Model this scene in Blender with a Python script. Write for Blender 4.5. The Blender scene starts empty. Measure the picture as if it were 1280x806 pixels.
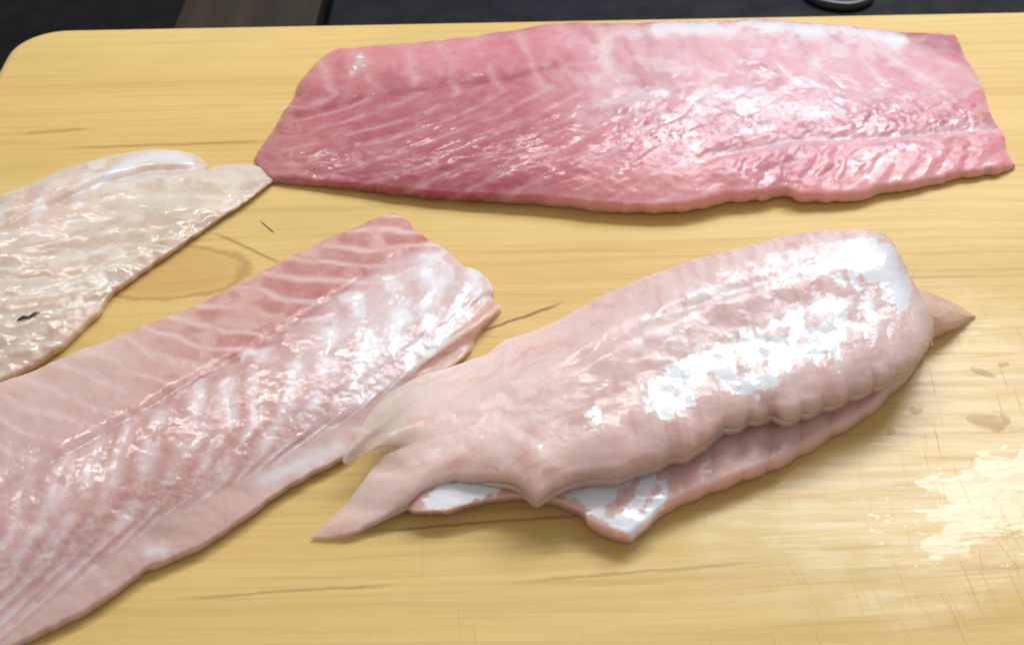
import bpy, math
import numpy as np
from mathutils import Vector

# ------------------------------------------------------------------ camera
DEP = math.radians(42.0)
CAM = np.array([0.0, -0.312, 0.281])
FPX = 1508.0                       # focal length in pixels of a 1280 px wide picture
scene = bpy.context.scene
col = scene.collection
cam_d = bpy.data.cameras.new('camera')
cam_d.sensor_width = 36.0
cam_d.lens = 36.0 * FPX / 1280.0
cam_d.clip_start = 0.01
cam_d.clip_end = 50.0
cam = bpy.data.objects.new('camera', cam_d)
cam.location = CAM
cam.rotation_euler = (math.pi / 2 - DEP, 0, 0)
col.objects.link(cam)
scene.camera = cam
cam_d.dof.use_dof = True
cam_d.dof.focus_distance = 0.41
cam_d.dof.aperture_fstop = 20.0

# ------------------------------------------------------------------ light
world = bpy.data.worlds.new('World')
scene.world = world
world.use_nodes = True
bg = world.node_tree.nodes['Background']
bg.inputs[0].default_value = (0.93, 0.96, 1.0, 1)
bg.inputs[1].default_value = 0.40


def area(name, loc, target, sx, sy, watts, colour):
    d = bpy.data.lights.new(name, 'AREA')
    d.shape = 'RECTANGLE'
    d.size, d.size_y = sx, sy
    d.energy = watts
    d.color = colour
    o = bpy.data.objects.new(name, d)
    o.location = loc
    o.rotation_euler = (Vector(target) - Vector(loc)).to_track_quat('-Z', 'Y').to_euler()
    col.objects.link(o)
    return o


# kitchen window behind and to the right; unseen back light added for fill and glints
area('window_light', (0.47, 0.82, 0.95), (0.08, -0.03, 0.0), 0.60, 0.56, 12.6, (0.86, 0.92, 1.0))
area('added_glint_light', (-0.22, 0.88, 1.22), (-0.1, 0, 0), 0.70, 0.16, 6.5, (1.0, 0.95, 0.88))

scene.view_settings.view_transform = 'Standard'
scene.view_settings.look = 'None'
scene.view_settings.exposure = 0.0
scene.view_settings.gamma = 1.0
scene.render.engine = 'CYCLES'
scene.cycles.use_denoising = True
scene.cycles.max_bounces = 6
scene.cycles.diffuse_bounces = 3
scene.cycles.glossy_bounces = 3

# ------------------------------------------------------------------ helpers
RNG = np.random.default_rng(7)
_cd, _sd = math.cos(DEP), math.sin(DEP)


def unproject(px, py, z):
    """point of height z that stands at a pixel of the 1280 x 806 photograph"""
    px = np.asarray(px, float); py = np.asarray(py, float); z = np.asarray(z, float)
    a = px - 640.0
    b = 403.0 - py
    d = np.stack([a, FPX * _cd + b * _sd, -FPX * _sd + b * _cd], -1)
    k = (z - CAM[2]) / d[..., 2]
    return CAM + d * k[..., None]


def srgb(r, g, b):
    c = np.array([r, g, b], float) / 255.0
    return np.where(c <= 0.04045, c / 12.92, ((c + 0.055) / 1.055) ** 2.4)


_LAT = RNG.random((8, 256, 256))


def vnoise(x, y, k=0):
    xi = np.floor(x).astype(int); yi = np.floor(y).astype(int)
    fx = x - xi; fy = y - yi
    fx = fx * fx * fx * (fx * (fx * 6 - 15) + 10); fy = fy * fy * fy * (fy * (fy * 6 - 15) + 10)
    L = _LAT[k % 8]
    a = L[xi & 255, yi & 255]; b = L[(xi + 1) & 255, yi & 255]
    c = L[xi & 255, (yi + 1) & 255]; d = L[(xi + 1) & 255, (yi + 1) & 255]
    return ((a * (1 - fx) + b * fx) * (1 - fy) + (c * (1 - fx) + d * fx) * fy) * 2 - 1


def fbm(x, y, o=4, k=0):
    s = 0; amp = 1.0; n = 0
    for i in range(o):
        s = s + amp * vnoise(x * 2 ** i + 17.3 * i, y * 2 ** i + 9.1 * i, k + i)
        n += amp; amp *= 0.55
    return s / n


def sstep(a, b, x):
    t = np.clip((x - a) / (b - a), 0, 1)
    return t * t * (3 - 2 * t)


def resample(pts, n):
    """Catmull-Rom through the points, resampled by arc length"""
    p = np.array(pts, float)
    q = np.vstack([2 * p[0] - p[1], p, 2 * p[-1] - p[-2]])
    out = []
    u = np.linspace(0, 1, 24, endpoint=False)[:, None]
    for i in range(1, len(q) - 2):
        a, b, c, d = q[i - 1], q[i], q[i + 1], q[i + 2]
        out.append(0.5 * ((2 * b) + (-a + c) * u + (2 * a - 5 * b + 4 * c - d) * u ** 2 + (-a + 3 * b - 3 * c + d) * u ** 3))
    o = np.vstack(out + [p[-1:]])
    l = np.r_[0, np.cumsum(np.hypot(*np.diff(o, axis=0).T))]
    t = np.linspace(0, l[-1], n)
    return np.stack([np.interp(t, l, o[:, 0]), np.interp(t, l, o[:, 1])], -1)


def coons(near, far, left, right, ns, nt, pw=1.0):
    """pixel coordinates of a ns x nt sheet spanned by its four edges"""
    N = resample(near, ns)[:, None]; F = resample(far, ns)[:, None]
    L = resample(left, nt)[None]; R = resample(right, nt)[None]
    s = np.linspace(0, 1, ns)[:, None, None]; t = np.linspace(0, 1, nt)[None, :, None]
    P = (1 - t) * N + t * F
    P = P + (1 - s) ** pw * (L - (1 - t) * N[0, 0] - t * F[0, 0]) + s ** pw * (R - (1 - t) * N[-1, 0] - t * F[-1, 0])
    S, T = np.meshgrid(s.ravel(), t.ravel(), indexing='ij')
    return P[..., 0], P[..., 1], S, T


def _cr(v, x):
    """Catmull-Rom along axis 0 of v at x in 0..1"""
    n = len(v)
    q = np.concatenate([2 * v[:1] - v[1:2], v, 2 * v[-1:] - v[-2:-1]])
    f = np.clip(x, 0, 1) * (n - 1)
    i = np.minimum(f.astype(int), n - 2)
    u = (f - i).reshape((-1,) + (1,) * (v.ndim - 1))
    a, b, c, d = q[i], q[i + 1], q[i + 2], q[i + 3]
    return 0.5 * ((2 * b) + (-a + c) * u + (2 * a - 5 * b + 4 * c - d) * u ** 2 + (-a + 3 * b - 3 * c + d) * u ** 3)


def table(rows, ns, nt):
    """smooth field over the sheet from a small table: rows run near to far, columns left to right"""
    v = np.array(rows, float).T
    v = _cr(v, np.linspace(0, 1, ns))
    return _cr(v.T.copy(), np.linspace(0, 1, nt)).T


def seg_dist(x, y, pts):
    p = np.array(pts, float)
    best = np.full(x.shape, 1e9)
    for (ax, ay), (bx, by) in zip(p[:-1], p[1:]):
        dx, dy = bx - ax, by - ay
        u = np.clip(((x - ax) * dx + (y - ay) * dy) / (dx * dx + dy * dy + 1e-9), 0, 1)
        best = np.minimum(best, np.hypot(x - ax - u * dx, y - ay - u * dy))
    return best


def poly_sd(x, y, pts):
    """signed distance in pixels, positive inside"""
    p = list(pts) + [pts[0]]
    d = seg_dist(x, y, p)
    ins = np.zeros(x.shape, bool)
    for (ax, ay), (bx, by) in zip(p[:-1], p[1:]):
        if ay == by:
            continue
        c = ((ay > y) != (by > y)) & (x < (bx - ax) * (y - ay) / (by - ay) + ax)
        ins ^= c
    return np.where(ins, d, -d)


def blend_colours(x, y, samples, sigma, lift=1.0):
    w = 0; c = 0
    for sx, sy, rgb in samples:
        g = np.exp(-((x - sx) ** 2 + (y - sy) ** 2) / (2 * sigma ** 2)) + 1e-9
        w = w + g
        c = c + g[..., None] * srgb(*rgb)
    return np.minimum(c / w[..., None] * lift, 0.92)


def mixc(c, rgb, f):
    f = np.clip(f, 0, 1)[..., None]
    return c * (1 - f) + srgb(*rgb) * f


def grid_normals(P):
    a = np.gradient(P, axis=0); b = np.gradient(P, axis=1)
    n = np.cross(a, b)
    return n / (np.linalg.norm(n, axis=-1, keepdims=True) + 1e-12)


def boundary(a):
    return np.concatenate([a[:-1, 0], a[-1, :-1], a[:0:-1, -1], a[0, :0:-1]])


def smooth_loop(v, k):
    w = np.ones(2 * k + 1) / (2 * k + 1)
    return np.stack([np.convolve(np.r_[v[-k:, i], v[:, i], v[:k, i]], w, 'valid') for i in range(v.shape[1])], -1)


def solid(name, P, attrs, mat, parent=None, under=None, out_dist=None, drop=None, rings=9, flat_z=0.0004, tuck=None):
    """closed body: top sheet P, rounded rim, and a flat base (or the sheet `under`)"""
    ns, nt = P.shape[:2]
    B = boundary(P)
    nb = len(B)
    tng = np.roll(B, -4, 0) - np.roll(B, 4, 0)
    tng = smooth_loop(tng, 6)
    tng /= np.linalg.norm(tng[:, :2], axis=1, keepdims=True) + 1e-9
    out = np.stack([tng[:, 1], -tng[:, 0], np.zeros(nb)], -1)
    if drop is None:
        drop = np.maximum(B[:, 2] - flat_z, 1e-5)
    if out_dist is None:
        out_dist = 0.45 * drop
    V = [P.reshape(-1, 3)]
    idx = np.arange(ns * nt).reshape(ns, nt)
    bi = boundary(idx)
    src = [np.arange(ns * nt)]
    loops = [bi]
    base = ns * nt
    for k in range(1, rings + 1):
        th = math.pi / 2 * k / rings
        R = B + out * (out_dist * math.sin(th))[:, None]
        R[:, 2] = B[:, 2] - drop * (1 - math.cos(th))
        if tuck is not None:                             # these edges roll straight down and in
            R2 = B - out * (0.5 * drop * (1 - math.cos(th)))[:, None]
            R2[:, 2] = B[:, 2] - drop * math.sin(th)
            R = R * (1 - tuck)[:, None] + R2 * tuck[:, None]
        V.append(R); src.append(bi)
        loops.append(np.arange(base, base + nb)); base += nb
    quads = [np.stack([idx[:-1, :-1], idx[1:, :-1], idx[1:, 1:], idx[:-1, 1:]], -1).reshape(-1, 4)]
    for a, b in zip(loops[:-1], loops[1:]):
        quads.append(np.stack([a, b, np.roll(b, -1), np.roll(a, -1)], -1))
    ngon = None
    if under is None:
        ngon = loops[-1][::-1]
    else:
        ui = np.arange(base, base + (ns - 2) * (nt - 2)).reshape(ns - 2, nt - 2)
        V.append(under[1:-1, 1:-1].reshape(-1, 3)); src.append(idx[1:-1, 1:-1].ravel())
        full = np.zeros((ns, nt), int)
        full[1:-1, 1:-1] = ui
        lp = loops[-1]
        full[:-1, 0] = lp[:ns - 1]
        full[-1, :-1] = lp[ns - 1:ns - 1 + nt - 1]
        full[:0:-1, -1] = lp[ns + nt - 2:2 * ns + nt - 3]
        full[0, :0:-1] = lp[2 * ns + nt - 3:]
        quads.append(np.stack([full[:-1, :-1], full[:-1, 1:], full[1:, 1:], full[1:, :-1]], -1).reshape(-1, 4))
    V = np.vstack(V); Q = np.vstack(quads); src = np.concatenate(src)
    me = bpy.data.meshes.new(name)
    nq = len(Q)
    nl = nq * 4 + (len(ngon) if ngon is not None else 0)
    me.vertices.add(len(V)); me.loops.add(nl); me.polygons.add(nq + (ngon is not None))
    me.vertices.foreach_set('co', V.astype(np.float32).ravel())
    li = Q.ravel() if ngon is None else np.r_[Q.ravel(), ngon]
    me.loops.foreach_set('vertex_index', li.astype(np.int32))
    st = np.arange(nq) * 4
    if ngon is not None:
        st = np.r_[st, nq * 4]
    me.polygons.foreach_set('loop_start', st.astype(np.int32))
    me.update(calc_edges=True)
    me.validate()
    for k, a in attrs.items():
        if a.ndim == 3:
            at = me.attributes.new(k, 'FLOAT_COLOR', 'POINT')
            c = np.ones((len(V), 4), np.float32)
            c[:, :3] = a.reshape(-1, 3)[src]
            at.data.foreach_set('color', c.ravel())
        else:
            at = me.attributes.new(k, 'FLOAT', 'POINT')
            v = a.ravel()[src].astype(np.float32)
            if k == 'clear' and under is not None:
                v[-under[1:-1, 1:-1].shape[0] * under[1:-1, 1:-1].shape[1]:] *= 1.6
            at.data.foreach_set('value', np.clip(v, 0, 60) if k in ('along', 'across') else np.clip(v, 0, 1))
    me.polygons.foreach_set('use_smooth', np.ones(len(me.polygons), bool))
    me.materials.append(mat)
    o = bpy.data.objects.new(name, me)
    col.objects.link(o)
    o.parent = parent
    return o


def mesh_obj(name, verts, faces, mat, parent=None, smooth=True):
    me = bpy.data.meshes.new(name)
    me.from_pydata([tuple(map(float, v)) for v in verts], [], [tuple(int(i) for i in f) for f in faces])
    me.update()
    if smooth:
        me.polygons.foreach_set('use_smooth', [True] * len(me.polygons))
    me.materials.append(mat)
    o = bpy.data.objects.new(name, me)
    col.objects.link(o)
    o.parent = parent
    return o


def empty(name, loc):
    o = bpy.data.objects.new(name, None)
    o.location = loc
    o.empty_display_size = 0.02
    col.objects.link(o)
    return o


def tag(o, label=None, cat=None, group=None, kind=None):
    if label: o['label'] = label
    if cat: o['category'] = cat
    if group: o['group'] = group
    if kind: o['kind'] = kind
    return o


def adopt(o, parent):
    o.parent = parent
    o.matrix_parent_inverse = parent.matrix_basis.inverted()


# ------------------------------------------------------------------ materials
class NT:
    def __init__(self, name):
        self.m = bpy.data.materials.new(name)
        self.m.use_nodes = True
        self.t = self.m.node_tree
        self.b = self.t.nodes['Principled BSDF']

    def n(self, typ, **kw):
        nd = self.t.nodes.new(typ)
        for k, v in kw.items():
            setattr(nd, k, v)
        return nd

    def l(self, a, b):
        self.t.links.new(a, b)

    def put(self, sock, v):
        if hasattr(v, 'is_output'):
            self.l(v, sock)
        else:
            sock.default_value = v

    def math(self, op, a, b=None, c=None, clamp=False):
        nd = self.n('ShaderNodeMath', operation=op, use_clamp=clamp)
        for i, v in enumerate((a, b, c)):
            if v is not None:
                self.put(nd.inputs[i], v)
        return nd.outputs[0]

    def vmath(self, op, a, b=None):
        nd = self.n('ShaderNodeVectorMath', operation=op)
        self.put(nd.inputs[0], a)
        if b is not None:
            self.put(nd.inputs[1], b)
        return nd.outputs['Value'] if op in ('LENGTH', 'DOT_PRODUCT', 'DISTANCE') else nd.outputs[0]

    def noise(self, vec, scale, detail=3, rough=0.5, dist=0.0):
        nd = self.n('ShaderNodeTexNoise')
        self.put(nd.inputs['Vector'], vec)
        nd.inputs['Scale'].default_value = scale
        nd.inputs['Detail'].default_value = detail
        nd.inputs['Roughness'].default_value = rough
        nd.inputs['Distortion'].default_value = dist
        return nd.outputs['Fac']

    def rng(self, v, a, b, c=0.0, d=1.0, smooth=True):
        nd = self.n('ShaderNodeMapRange', interpolation_type='SMOOTHSTEP' if smooth else 'LINEAR')
        self.put(nd.inputs['Value'], v)
        nd.inputs['From Min'].default_value = a; nd.inputs['From Max'].default_value = b
        nd.inputs['To Min'].default_value = c; nd.inputs['To Max'].default_value = d
        return nd.outputs['Result']

    def mix(self, f, a, b, mode='MIX'):
        nd = self.n('ShaderNodeMix', data_type='RGBA', blend_type=mode)
        self.put(nd.inputs['Factor'], f)
        for s, v in ((nd.inputs[6], a), (nd.inputs[7], b)):
            if isinstance(v, (tuple, list, np.ndarray)):
                v = tuple(v)[:3] + (1.0,)
            self.put(s, v)
        return nd.outputs[2]

    def mapping(self, vec, scale, rz=0.0, loc=(0, 0, 0)):
        nd = self.n('ShaderNodeMapping')
        self.put(nd.inputs['Vector'], vec)
        nd.inputs['Location'].default_value = loc
        nd.inputs['Rotation'].default_value = (0, 0, rz)
        nd.inputs['Scale'].default_value = scale
        return nd.outputs[0]

    def attr(self, name):
        nd = self.n('ShaderNodeAttribute', attribute_name=name)
        return nd

    def bump(self, h, dist, strength=1.0, normal=None):
        nd = self.n('ShaderNodeBump')
        nd.inputs['Distance'].default_value = dist
        nd.inputs['Strength'].default_value = strength
        self.put(nd.inputs['Height'], h)
        if normal is not None:
            self.l(normal, nd.inputs['Normal'])
        return nd.outputs[0]


def flesh_material(name, sss=1.0, radius=0.008, fine=1.0):
    m = NT(name)
    pos = m.n('ShaderNodeTexCoord').outputs['Object']
    c = m.attr('flesh_colour').outputs['Color']
    film = m.attr('membrane_glare').outputs['Fac']
    wet = m.attr('wet').outputs['Fac']
    s = m.attr('along').outputs['Fac']; t = m.attr('across').outputs['Fac']
    comb = m.n('ShaderNodeCombineXYZ')
    m.put(comb.inputs[0], s); m.put(comb.inputs[1], t)
    fib = comb.outputs[0]                                # centimetres along / across the fillet
    mot = m.noise(pos, 150, 4, 0.55)
    c1 = m.mix(m.rng(mot, 0.35, 0.75, 0.0, 0.30), c, m.mix(0.5, c, (0.85, 0.70, 0.66)))
    fibn = m.noise(m.mapping(fib, (9.0, 1.6, 1)), 3.0, 4, 0.6)
    c2 = m.mix(m.rng(fibn, 0.45, 0.8, 0.0, 0.16), c1, (0.80, 0.62, 0.58))
    c3 = m.mix(film, c2, (0.90, 0.89, 0.91))  # whitens the base colour: silver skin, plus glare painted on the folded fillet
    m.l(c3, m.b.inputs['Base Color'])
    m.b.inputs['Subsurface Radius'].default_value = (1.0, 0.50, 0.38)
    m.b.inputs['IOR'].default_value = 1.38
    m.b.inputs['Coat IOR'].default_value = 1.5
    wn = m.rng(m.noise(pos, 330, 3, 0.6), 0.40, 0.58, 0.35, 1.0)
    cw = m.math('MAXIMUM', m.math('MULTIPLY', wet, wn), m.rng(film, 0.45, 0.9))
    m.l(cw, m.b.inputs['Coat Weight'])
    m.l(m.math('SUBTRACT', 1.0, m.attr('clear').outputs['Fac']), m.b.inputs['Alpha'])
    m.l(m.rng(film, 0.4, 1.0, sss, 0.2), m.b.inputs['Subsurface Weight'])
    body = m.attr('body').outputs['Fac']
    m.l(m.math('MULTIPLY', body, radius), m.b.inputs['Subsurface Scale'])
    m.b.inputs['Specular IOR Level'].default_value = 0.4
    m.l(m.rng(film, 0.0, 1.0, 0.46, 0.24, smooth=False), m.b.inputs['Roughness'])
    cr = m.rng(wet, 0.0, 1.0, 0.15, 0.03, smooth=False)
    m.l(cr, m.b.inputs['Coat Roughness'])
    # relief: fibres under the film, lumps and pits of the wet film
    nz1 = m.noise(pos, 520, 3, 0.55, 0.3)
    nz2 = m.noise(pos, 260, 2, 0.5, 0.4)
    b1 = m.bump(fibn, 0.00006 * fine, 0.5)
    clus = m.rng(m.noise(pos, 48, 2, 0.5), 0.42, 0.62)
    strk = m.noise(m.mapping(fib, (6.5, 1.8, 1)), 2.4, 2, 0.5)
    nz3 = m.noise(pos, 950, 2, 0.5)
    h = m.math('ADD', m.math('MULTIPLY', nz1, 0.48), m.math('ADD', m.math('MULTIPLY', strk, 0.30), m.math('MULTIPLY', nz3, 0.42)))
    h = m.math('MULTIPLY', h, m.math('MULTIPLY', clus, m.rng(film, 0.3, 0.9, 1.0, 0.25)))
    h = m.math('ADD', h, m.math('MULTIPLY', nz2, m.rng(film, 0.3, 0.9, 0.28, 0.10)))
    b2 = m.bump(h, 0.0008 * fine, 0.42, b1)
    m.l(b1, m.b.inputs['Normal'])
    m.l(b2, m.b.inputs['Coat Normal'])
    return m.m


M_FLESH = flesh_material('pink_fish_flesh', fine=0.75)
M_PALE = flesh_material('pale_fish_flesh', 1.0, 0.012)


def simple(name, rgb, rough=0.5, **kw):
    m = NT(name)
    pos = m.n('ShaderNodeTexCoord').outputs['Object']
    n = m.noise(pos, 60, 4, 0.6)
    m.l(m.mix(m.rng(n, 0.3, 0.7, 0.0, 0.5), rgb, tuple(v * 0.6 for v in rgb)), m.b.inputs['Base Color'])
    m.l(m.rng(n, 0.3, 0.7, rough * 0.85, min(1, rough * 1.2)), m.b.inputs['Roughness'])
    for k, v in kw.items():
        m.b.inputs[k].default_value = v
    return m.m


# ------------------------------------------------------------------ cutting board
# far edge and corner of the board as they stand in the photograph
e0 = unproject(60, 36, 0.0); e1 = unproject(1280, 13, 0.0)
U = (e1 - e0); U[2] = 0; U /= np.linalg.norm(U)
W = np.array([-U[1], U[0], 0.0])                        # points away from the camera
rad = 0.024
pL = unproject(-6, 92, 0.0)                             # a point on the left edge
LEFT = float(np.dot(pL - e0, U)); DEPTH = 0.42; LENGTH = 0.78; THICK = 0.03
origin = e0 + U * LEFT                                  # far left corner before rounding
BANG = math.atan2(U[1], U[0])


def board_outline(inset):
    r = rad
    pts = []
    x0, x1, y0, y1 = inset, LENGTH - inset, -DEPTH + inset, -inset
    rr = r - inset
    for cx, cy, a0 in ((x1 - rr, y0 + rr, -90), (x1 - rr, y1 - rr, 0), (x0 + rr, y1 - rr, 90), (x0 + rr, y0 + rr, 180)):
        for k in range(13):
            a = math.radians(a0 + 90 * k / 12)
            pts.append((cx + rr * math.cos(a), cy + rr * math.sin(a)))
    return pts


prof = [(0.004, -THICK), (0.0012, -THICK + 0.001), (0.0, -THICK + 0.004), (0.0, -0.004), (0.0005, -0.0018), (0.0018, -0.0004), (0.0042, 0.0)]
bv, bf = [], []
for ins, z in prof:
    bv += [(x, y, z) for x, y in board_outline(ins)]
nO = 52
for k in range(len(prof) - 1):
    for i in range(nO):
        j = (i + 1) % nO
        bf.append((k * nO + i, k * nO + j, (k + 1) * nO + j, (k + 1) * nO + i))
bf.append(tuple(range((len(prof) - 1) * nO, len(prof) * nO)))
bf.append(tuple(range(nO - 1, -1, -1)))


def to_board(px, py):
    p = unproject(px, py, 0.0) - origin
    return float(np.dot(p, U)), float(np.dot(p, W))


def board_material():
    m = NT('yellow_wood')
    pos = m.n('ShaderNodeTexCoord').outputs['Object']
    sep = m.n('ShaderNodeSeparateXYZ'); m.l(pos, sep.inputs[0])
    X, Y = sep.outputs[0], sep.outputs[1]
    # grain bends round the knot
    kx, ky = to_board(212, 340)
    ux = m.math('MULTIPLY', m.math('SUBTRACT', X, kx), 1 / 0.028)
    uy = m.math('MULTIPLY', m.math('SUBTRACT', Y, ky), 1 / 0.015)
    r2 = m.math('ADD', m.math('MULTIPLY', ux, ux), m.math('MULTIPLY', uy, uy))
    kn = m.math('EXPONENT', m.math('MULTIPLY', r2, -0.8))
    wob = m.noise(m.mapping(pos, (3.0, 9.0, 1)), 1.6, 3, 0.5)
    yw = m.math('ADD', Y, m.math('MULTIPLY', m.math('SUBTRACT', wob, 0.5), 0.016))
    yw = m.math('ADD', yw, m.math('MULTIPLY', kn, 0.012))
    cb = m.n('ShaderNodeCombineXYZ')
    m.l(X, cb.inputs[0]); m.l(yw, cb.inputs[1])
    g = cb.outputs[0]
    broad = m.noise(m.mapping(g, (1.3, 26, 1)), 1.0, 3, 0.55)
    fine = m.noise(m.mapping(g, (5, 260, 1)), 1.0, 5, 0.65)
    pores = m.noise(m.mapping(g, (22, 900, 1)), 1.0, 3, 0.6)
    line = m.noise(m.mapping(g, (1.1, 46, 1), loc=(3, 1, 0)), 1.0, 2, 0.4)
    light, mid, dark = srgb(230, 196, 120), srgb(220, 181, 103), srgb(202, 158, 82)
    c = m.mix(m.rng(broad, 0.30, 0.68), mid, light)
    c = m.mix(m.rng(fine, 0.46, 0.76, 0, 0.5), c, dark)
    c = m.mix(m.rng(pores, 0.52, 0.78, 0, 0.34), c, srgb(168, 128, 66))
    ln = m.rng(m.math('ABSOLUTE', m.math('SUBTRACT', line, 0.5)), 0.0, 0.022, 1, 0)
    c = m.mix(m.math('MULTIPLY', ln, m.rng(broad, 0.35, 0.7, 0.20, 0.0)), c, srgb(150, 108, 58))
    # stains: greener and browner cloudy patches
    cl = m.noise(m.mapping(pos, (6, 14, 1)), 1.2, 3, 0.55)
    c = m.mix(m.rng(cl, 0.48, 0.72, 0, 0.35), c, srgb(196, 172, 92))
    # the knot: brown heart with a darker rim
    edge = m.noise(pos, 60, 3, 0.6)
    kr = m.math('ADD', m.math('SQRT', r2), m.math('MULTIPLY', m.math('SUBTRACT', edge, 0.5), 0.5))
    c = m.mix(m.rng(kr, 0.70, 1.10, 0.40, 0.0), c, srgb(190, 138, 68))
    c = m.mix(m.rng(m.math('ABSOLUTE', m.math('SUBTRACT', kr, 1.0)), 0.0, 0.14, 0.5, 0.0), c, srgb(160, 104, 50))

    def streak(p0, p1, width, rgb, strength, c, wig=0.0012):
        a = np.array(to_board(*p0)); b = np.array(to_board(*p1))
        d = b - a; L = float(np.hypot(*d)); d = d / L
        dx = m.math('SUBTRACT', X, float(a[0])); dy = m.math('SUBTRACT', Y, float(a[1]))
        u = m.math('ADD', m.math('MULTIPLY', dx, float(d[0])), m.math('MULTIPLY', dy, float(d[1])))
        v = m.math('ADD', m.math('MULTIPLY', dx, float(-d[1])), m.math('MULTIPLY', dy, float(d[0])))
        v = m.math('ADD', v, m.math('MULTIPLY', m.math('SUBTRACT', m.noise(pos, 90, 3), 0.5), wig * 2))
        f = m.rng(m.math('ABSOLUTE', v), width * 0.2, width, 1, 0)
        f = m.math('MULTIPLY', f, m.rng(u, 0.0, L * 0.25))
        f = m.math('MULTIPLY', f, m.rng(u, L * 0.75, L, 1, 0))
        return m.mix(m.math('MULTIPLY', f, strength), c, rgb)
    c = streak((590, 418), (712, 376), 0.0011, srgb(120, 82, 46), 0.8, c)
    c = streak((262, 288), (362, 334), 0.0012, srgb(140, 98, 52), 0.55, c)
    c = streak((60, 186), (360, 176), 0.0016, srgb(150, 110, 58), 0.5, c)
    c = streak((20, 168), (120, 160), 0.0020, srgb(176, 122, 60), 0.5, c)
    c = streak((430, 668), (760, 640), 0.0008, srgb(140, 100, 56), 0.55, c)
    c = streak((200, 750), (520, 728), 0.0008, srgb(150, 108, 58), 0.5, c)
    c = streak((620, 728), (980, 700), 0.0009, srgb(158, 118, 66), 0.5, c)
    c = streak((323, 275), (345, 293), 0.0006, srgb(70, 50, 34), 0.9, c, 0.0002)
    # knife cuts at several angles, most in the near half
    cuts = None
    for ang, sc, th, lo in ((82, 1.0, 0.035, 0), (97, 1.2, 0.03, 2), (74, 1.1, 0.028, 5), (88, 0.9, 0.022, 7), (118, 0.8, 0.025, 11), (84, 1.9, 0.02, 13), (101, 1.7, 0.02, 17)):
        v = m.n('ShaderNodeTexVoronoi', feature='F1', voronoi_dimensions='2D')
        m.l(m.mapping(m.mapping(pos, (1, 1, 1), math.radians(ang)), (12 * sc, 1000 * sc, 1), 0, (lo, lo * 1.7, 0)), v.inputs['Vector'])
        v.inputs['Scale'].default_value = 0.36
        rnd = m.n('ShaderNodeSeparateColor'); m.l(v.outputs['Color'], rnd.inputs[0])
        d = m.math('MULTIPLY', m.rng(v.outputs['Distance'], 0.01, 0.055, 1, 0), m.rng(rnd.outputs[0], 0.3, 0.95))
        cuts = d if cuts is None else m.math('MAXIMUM', cuts, d)
    used = m.math('MULTIPLY', m.rng(Y, -0.30, -0.13, 1, 0.12), m.rng(m.noise(pos, 14, 2), 0.35, 0.6, 0.3, 1))
    cuts = m.math('MULTIPLY', cuts, used)
    c = m.mix(m.math('MULTIPLY', cuts, 0.3), c, srgb(160, 122, 66))
    m.l(c, m.b.inputs['Base Color'])
    # damp area at the right front, with a puddle
    dx0, dy0 = to_board(1150, 550)
    gx = m.math('MULTIPLY', m.math('SUBTRACT', X, dx0), 1 / 0.10)
    gy = m.math('MULTIPLY', m.math('SUBTRACT', Y, dy0), 1 / 0.075)
    gd = m.math('SQRT', m.math('ADD', m.math('MULTIPLY', gx, gx), m.math('MULTIPLY', gy, gy)))
    wn = m.noise(m.mapping(pos, (38, 70, 1)), 1.0, 5, 0.62)
    gd2 = m.math('ADD', gd, m.math('MULTIPLY', m.math('SUBTRACT', wn, 0.5), 1.1))
    damp = m.rng(gd2, 0.55, 1.15, 1, 0)
    wx, wy = to_board(1262, 612)
    hx = m.math('MULTIPLY', m.math('SUBTRACT', X, wx), 1 / 0.038)
    hy = m.math('MULTIPLY', m.math('SUBTRACT', Y, wy), 1 / 0.022)
    hd = m.math('SQRT', m.math('ADD', m.math('MULTIPLY', hx, hx), m.math('MULTIPLY', hy, hy)))
    wn2 = m.noise(m.mapping(pos, (70, 150, 1)), 1.0, 4, 0.6)
    hd2 = m.math('ADD', hd, m.math('MULTIPLY', m.math('SUBTRACT', wn2, 0.5), 1.8))
    pud = m.rng(hd2, 0.80, 0.98, 1, 0)
    fs0 = m.noise(m.mapping(g, (30, 330, 1), loc=(1, 4, 0)), 1.0, 4, 0.65)
    wetm = m.math('MAXIMUM', m.math('MULTIPLY', damp, 0.5), m.math('MULTIPLY', pud, 0.25))
    m.l(m.math('MULTIPLY', m.rng(wetm, 0, 1, 0.06, 1.0, smooth=False), m.rng(fs0, 0.35, 0.6, 0.45, 1.0)), m.b.inputs['Coat Weight'])
    crn = m.rng(wetm, 0, 1, 0.42, 0.10, smooth=False)
    m.l(crn, m.b.inputs['Coat Roughness'])
    m.l(m.rng(fine, 0.3, 0.8, 0.46, 0.62), m.b.inputs['Roughness'])
    m.b.inputs['Specular IOR Level'].default_value = 0.35
    m.b.inputs['Coat IOR'].default_value = 1.55
    h = m.math('SUBTRACT', m.math('MULTIPLY', fine, -0.35), m.math('MULTIPLY', cuts, 0.4))
    h = m.math('ADD', h, m.math('MULTIPLY', pores, -0.2))
    b = m.bump(h, 0.00022, 0.8)
    m.l(b, m.b.inputs['Normal'])
    film = m.noise(m.mapping(pos, (1, 1.8, 1)), 140, 3, 0.6)
    fs = m.noise(m.mapping(g, (40, 420, 1)), 1.0, 4, 0.65)
    hb = m.math('ADD', m.math('MULTIPLY', h, 1.0), m.math('ADD', m.math('MULTIPLY', film, 0.35), m.math('MULTIPLY', fs, 0.7)))
    hb = m.math('MULTIPLY', hb, m.rng(pud, 0, 1, 1.0, 0.8))
    m.l(m.bump(hb, 0.0003, 0.7), m.b.inputs['Coat Normal'])
    return m.m


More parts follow.
